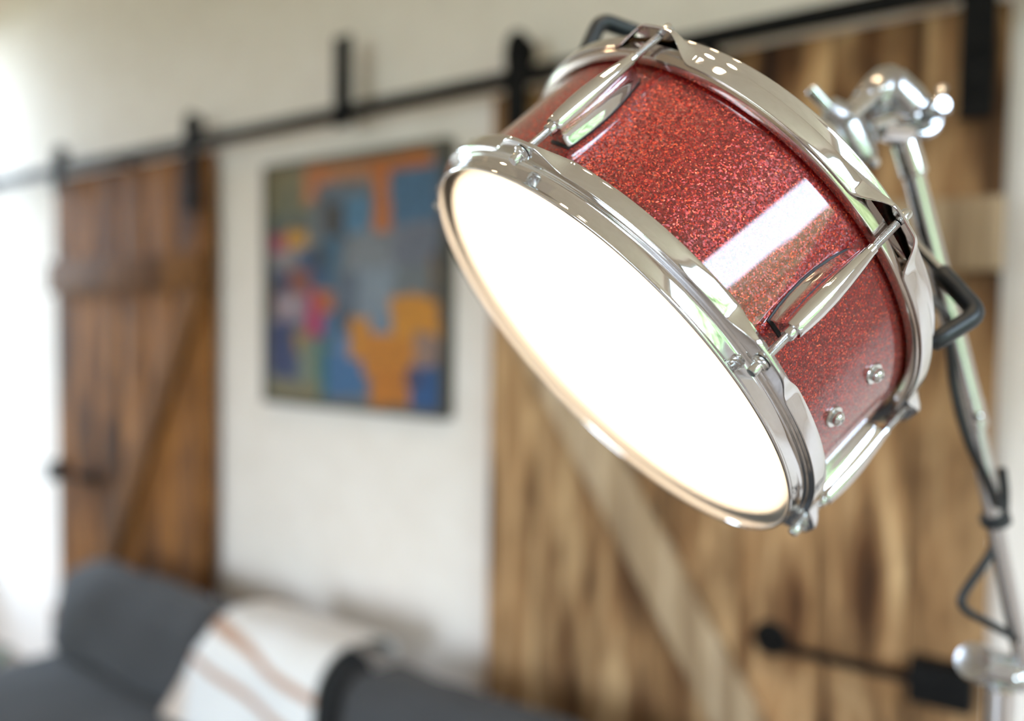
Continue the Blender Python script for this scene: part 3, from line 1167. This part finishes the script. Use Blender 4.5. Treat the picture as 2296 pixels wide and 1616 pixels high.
# shoulder that carries the toothed disc
q0, q1 = P(1990, 185, .70), P(2062, 268, .70)
sweep(bm, [q0, q0.lerp(q1, .5), q1], [.0165, .0185, .0170], 24, .9)
th_ = w_obj('tilter_head', bm, CAST, None, 50)
dd = (P(2110, 232, .66) - P(2040, 275, .705)).normalized()
bm = bmesh.new()
cyl(bm, P(2052, 272, .705), P(2052, 272, .705) + dd * .014, .0190, 40)
w_obj('ratchet_disc', bm, CAST)
bm = bmesh.new()
cyl(bm, P(2052, 272, .705) + dd * .014, P(2052, 272, .705) + dd * .024, .0125, 32)
cyl(bm, P(2052, 272, .705) + dd * .024, P(2052, 272, .705) + dd * .042, .0052, 16)
w_obj('pivot_bolt', bm, CAST)
bm = bmesh.new()
wc = P(2052, 272, .705) + dd * .035
cyl(bm, wc - dd * .005, wc + dd * .006, .0085, 20)
e1, e2 = P(2112, 196, .675), P(2128, 244, .675)
for e, s_ in ((e1, 1), (e2, 1)):
    sweep(bm, [wc, wc.lerp(e, .55), e, e + (e - wc) * .12], [.0046, .0036, .0052, .0030], 12, .5)
w_obj('wing_nut', bm, CAST)
# lower jaw with its bright bolt
bm = bmesh.new()
j0, j1 = P(1956, 268, .69), P(2010, 300, .70)
sweep(bm, [P(1962, 285, .685), P(1990, 288, .692), P(2022, 292, .70)], [.0125, .0150, .0150], 20, 1.0)
w_obj('tilter_jaw', bm, CHROME)
bm = bmesh.new()
cyl(bm, P(1956, 281, .668), P(2002, 264, .680), .0046, 16)
w_obj('jaw_bolt', bm, ZINC)
# thumb screw standing off the hub and its neighbour along the neck
bm = bmesh.new()
cyl(bm, P(1816, 198, .672), P(1868, 254, .676), .0050, 16)
w_obj('thumb_screw', bm, ZINC)
bm = bmesh.new()
cyl(bm, P(1905, 266, .650), P(1976, 202, .660), .0040, 16)
bmesh.ops.create_uvsphere(bm, u_segments=16, v_segments=10, radius=.0058, matrix=Matrix.Translation(P(1977, 201, .660)))
w_obj('tilter_rod', bm, ZINC)
bm = bmesh.new()
sweep(bm, [P(1855, 245, .676), P(1890, 270, .678), P(1915, 320, .678), P(1945, 360, .676)], [.012, .0165, .0160, .0100], 20, .8)
w_obj('hub_bracket', bm, CAST, None, 50)
bm = bmesh.new()
cyl(bm, P(1950, 352, .66), P(1962, 372, .664), .0052, 16)
w_obj('bracket_bolt', bm, ZINC)

# boom arm down to the stand
bm = bmesh.new()
cyl(bm, P(2018, 292, .704), P(2050, 398, .704), .0118, 28)
w_obj('boom_collar', bm, CHROME)
bm = bmesh.new()
cyl(bm, P(2040, 365, .704), P(2178, 905, .726), .0092, 28)
w_obj('boom_arm', bm, CHROME)
bm = bmesh.new()
cyl(bm, P(2172, 880, .7255), P(2304, 1540, .762), .0078, 24)
w_obj('boom_rod', bm, CHROME_SOFT)
bm = bmesh.new()
cyl(bm, P(2174, 890, .7258), P(2190, 960, .729), .0100, 24)
cyl(bm, P(2182, 930, .722), P(2202, 936, .716), .0040, 14)
w_obj('rod_joint', bm, CHROME)

# stand: clamp, pole and tripod
top = P(2241, 1500, .765)
bm = bmesh.new()
sweep(bm, [P(2196, 1496, .755), P(2235, 1500, .765), P(2290, 1516, .775)], [.0150, .0185, .0150], 24, .95)
cl = w_obj('boom_clamp', bm, CAST, None, 50)
bm = bmesh.new()
m = axis_mtx(P(2206, 1494, .752), P(2160, 1470, .742) - P(2206, 1494, .752))
lathe(bm, [(0, 0), (.006, 0), (.006, .006), (.017, .008), (.0185, .012), (.017, .017), (.006, .019), (0, .019)], 28, m)
w_obj('clamp_knob', bm, CAST)
bm = bmesh.new()
bmesh.ops.create_uvsphere(bm, u_segments=20, v_segments=12, radius=.0095, matrix=Matrix.Translation(P(2283, 1518, .756)))
w_obj('clamp_bolt', bm, ZINC)
bm = bmesh.new()
pt_ = Vector((BASE.x, BASE.y, top.z - .012))
cyl(bm, (BASE.x, BASE.y, .72), pt_, .0135, 28)
w_obj('upper_pole', bm, CHROME)
bm = bmesh.new()
cyl(bm, (BASE.x, BASE.y, .16), (BASE.x, BASE.y, .76), .0170, 28)
cyl(bm, (BASE.x, BASE.y, .72), (BASE.x, BASE.y, .78), .0215, 28)
w_obj('lower_pole', bm, CHROME)
for k in range(3):
    a = math.radians(30 + 120 * k)
    d = Vector((math.cos(a), math.sin(a), 0))
    c0 = Vector((BASE.x, BASE.y, 0))
    bm = bmesh.new()
    sweep(bm, [c0 + d * .018 + Vector((0, 0, .55)), c0 + d * .14 + Vector((0, 0, .30)), c0 + d * .285 + Vector((0, 0, .016))], .0085, 12, .6)
    sweep(bm, [c0 + d * .014 + Vector((0, 0, .19)), c0 + d * .14 + Vector((0, 0, .295))], .0055, 10, .6)
    lg = w_obj('leg', bm, CHROME)
    bm = bmesh.new()
    sweep(bm, [c0 + d * .268 + Vector((0, 0, .040)), c0 + d * .290 + Vector((0, 0, .012))], .0120, 14)
    fo_ = w_obj('rubber_foot', bm, RUBBER, lg)

# cord
cord = [A(.147, -.05, -.05), A(.19, -.08, -.09), P(2118, 700, .70), P(2131, 780, .705), P(2137, 850, .71), P(2152, 925, .71), P(2176, 1000, .712), P(2206, 1062, .72), P(2228, 1115, .728),
        P(2236, 1160, .744), P(2229, 1222, .746), P(2197, 1278, .744), P(2162, 1328, .742), P(2157, 1355, .742), P(2175, 1374, .742), P(2225, 1401, .746), P(2276, 1430, .752),
        P(2330, 1465, .77), P(2345, 1540, .78), Vector((BASE.x + .03, BASE.y + .01, .98)), Vector((BASE.x + .026, BASE.y + .01, .7)), Vector((BASE.x + .03, BASE.y + .012, .2)),
        Vector((BASE.x + .08, BASE.y + .05, .012)), Vector((BASE.x + .3, BASE.y + .2, .006)), Vector((1.2, .9, .006)), Vector((1.5, 1.4, .006)), Vector((1.5, 1.62, .012))]
bm = bmesh.new()
sweep(bm, catmull(cord, 10), .0042, 12)
co = w_obj('power_cord', bm, CABLE, None, 60)
bm = bmesh.new()
sweep(bm, catmull([P(2246, 1050, .735), P(2252, 1100, .737), P(2250, 1150, .738), P(2240, 1190, .742)], 8), .0042, 12)
w_obj('cord_loop', bm, CABLE, co, 60)
bm = bmesh.new()
cyl(bm, P(2228, 1150, .742), P(2236, 1178, .743), .0130, 20)
w_obj('cable_tie', bm, RUBBER, co)

# ------------------------------------------------------------------ ceiling spots
SPOTS = [(-2.5, .55, 6, 'added to warm the wall above the left barn door and the sofa'), (-1.35, .55, 6, 'added to warm the wall above the painting'), (-.46, .52, 6, 'first of the row of three above the drum, nearest the painting'),  # first two spots are only added to warm the back wall
         (-.25, .39, 6, 'middle of the row of three above the drum'), (-.03, .27, 6, 'last of the row of three above the drum, nearest the right window')]
for i, (x, y, watt, where) in enumerate(SPOTS):
    r = empty('ceiling_spotlight', (x, y, CZ))
    tag(r, 'round ceiling spotlight ' + where, 'spotlight', 'recessed ceiling spotlights')
    bm = bmesh.new()
    lathe(bm, [(.030, .0), (.045, -.001), (.046, -.005), (.040, -.008), (.031, -.006), (.030, 0)], 32)
    bm_obj('trim_ring', bm, CHROME_SOFT, r)
    bm = bmesh.new()
    lathe(bm, [(0, -.003), (.0295, -.003), (.0295, 0), (0, 0)], 24)
    bm_obj('lens', bm, SPOT_GLOW, r)
    ld = bpy.data.lights.new('spot_beam', 'SPOT')
    ld.energy = watt * 2.2
    ld.color = (1.0, .74, .46)
    ld.spot_size = math.radians(125)
    ld.spot_blend = 0.9
    ld.shadow_soft_size = .03
    lo_ = bpy.data.objects.new('spot_beam', ld)
    COL.objects.link(lo_)
    lo_.location = (x, y, CZ - .02)

# ------------------------------------------------------------------ sky
w = bpy.data.worlds.new('overcast_sky')
SC.world = w
w.use_nodes = True
nt = w.node_tree
bg = nt.nodes['Background']
tcw = nt.nodes.new('ShaderNodeTexCoord')
sxw = nt.nodes.new('ShaderNodeSeparateXYZ')
nt.links.new(tcw.outputs['Generated'], sxw.inputs[0])
rw = nt.nodes.new('ShaderNodeValToRGB')
rw.color_ramp.elements[0].position = 0.0
rw.color_ramp.elements[0].color = (0.72, 0.86, 1.0, 1)
rw.color_ramp.elements[1].position = 0.6
rw.color_ramp.elements[1].color = (0.58, 0.76, 1.0, 1)
nt.links.new(sxw.outputs['Z'], rw.inputs['Fac'])
nt.links.new(rw.outputs['Color'], bg.inputs['Color'])
bg.inputs['Strength'].default_value = 46.0

# ------------------------------------------------------------------ camera
cd = bpy.data.cameras.new('camera')
cam = bpy.data.objects.new('camera', cd)
COL.objects.link(cam)
mw = Matrix((RIGHT.normalized(), (-DOWN).normalized(), (-FWD).normalized())).transposed().to_4x4()
mw.translation = CAM
cam.matrix_world = mw
cd.sensor_fit = 'HORIZONTAL'
cd.sensor_width = 36.0
cd.lens = 36.0 * F / 2296.0
cd.clip_start = 0.02
cd.dof.use_dof = True
cd.dof.focus_distance = 0.462
cd.dof.aperture_fstop = 1.76
SC.camera = cam

SC.view_settings.view_transform = 'Standard'
SC.view_settings.look = 'None'
SC.view_settings.gamma = 1.0
SC.view_settings.exposure = -1.18
SC.view_settings.use_curve_mapping = False
SC.cycles.use_denoising = True
SC.cycles.max_bounces = 10
SC.cycles.diffuse_bounces = 6
SC.cycles.glossy_bounces = 6
SC.cycles.sample_clamp_indirect = 6.0
SC.cycles.caustics_reflective = False
SC.cycles.caustics_refractive = False
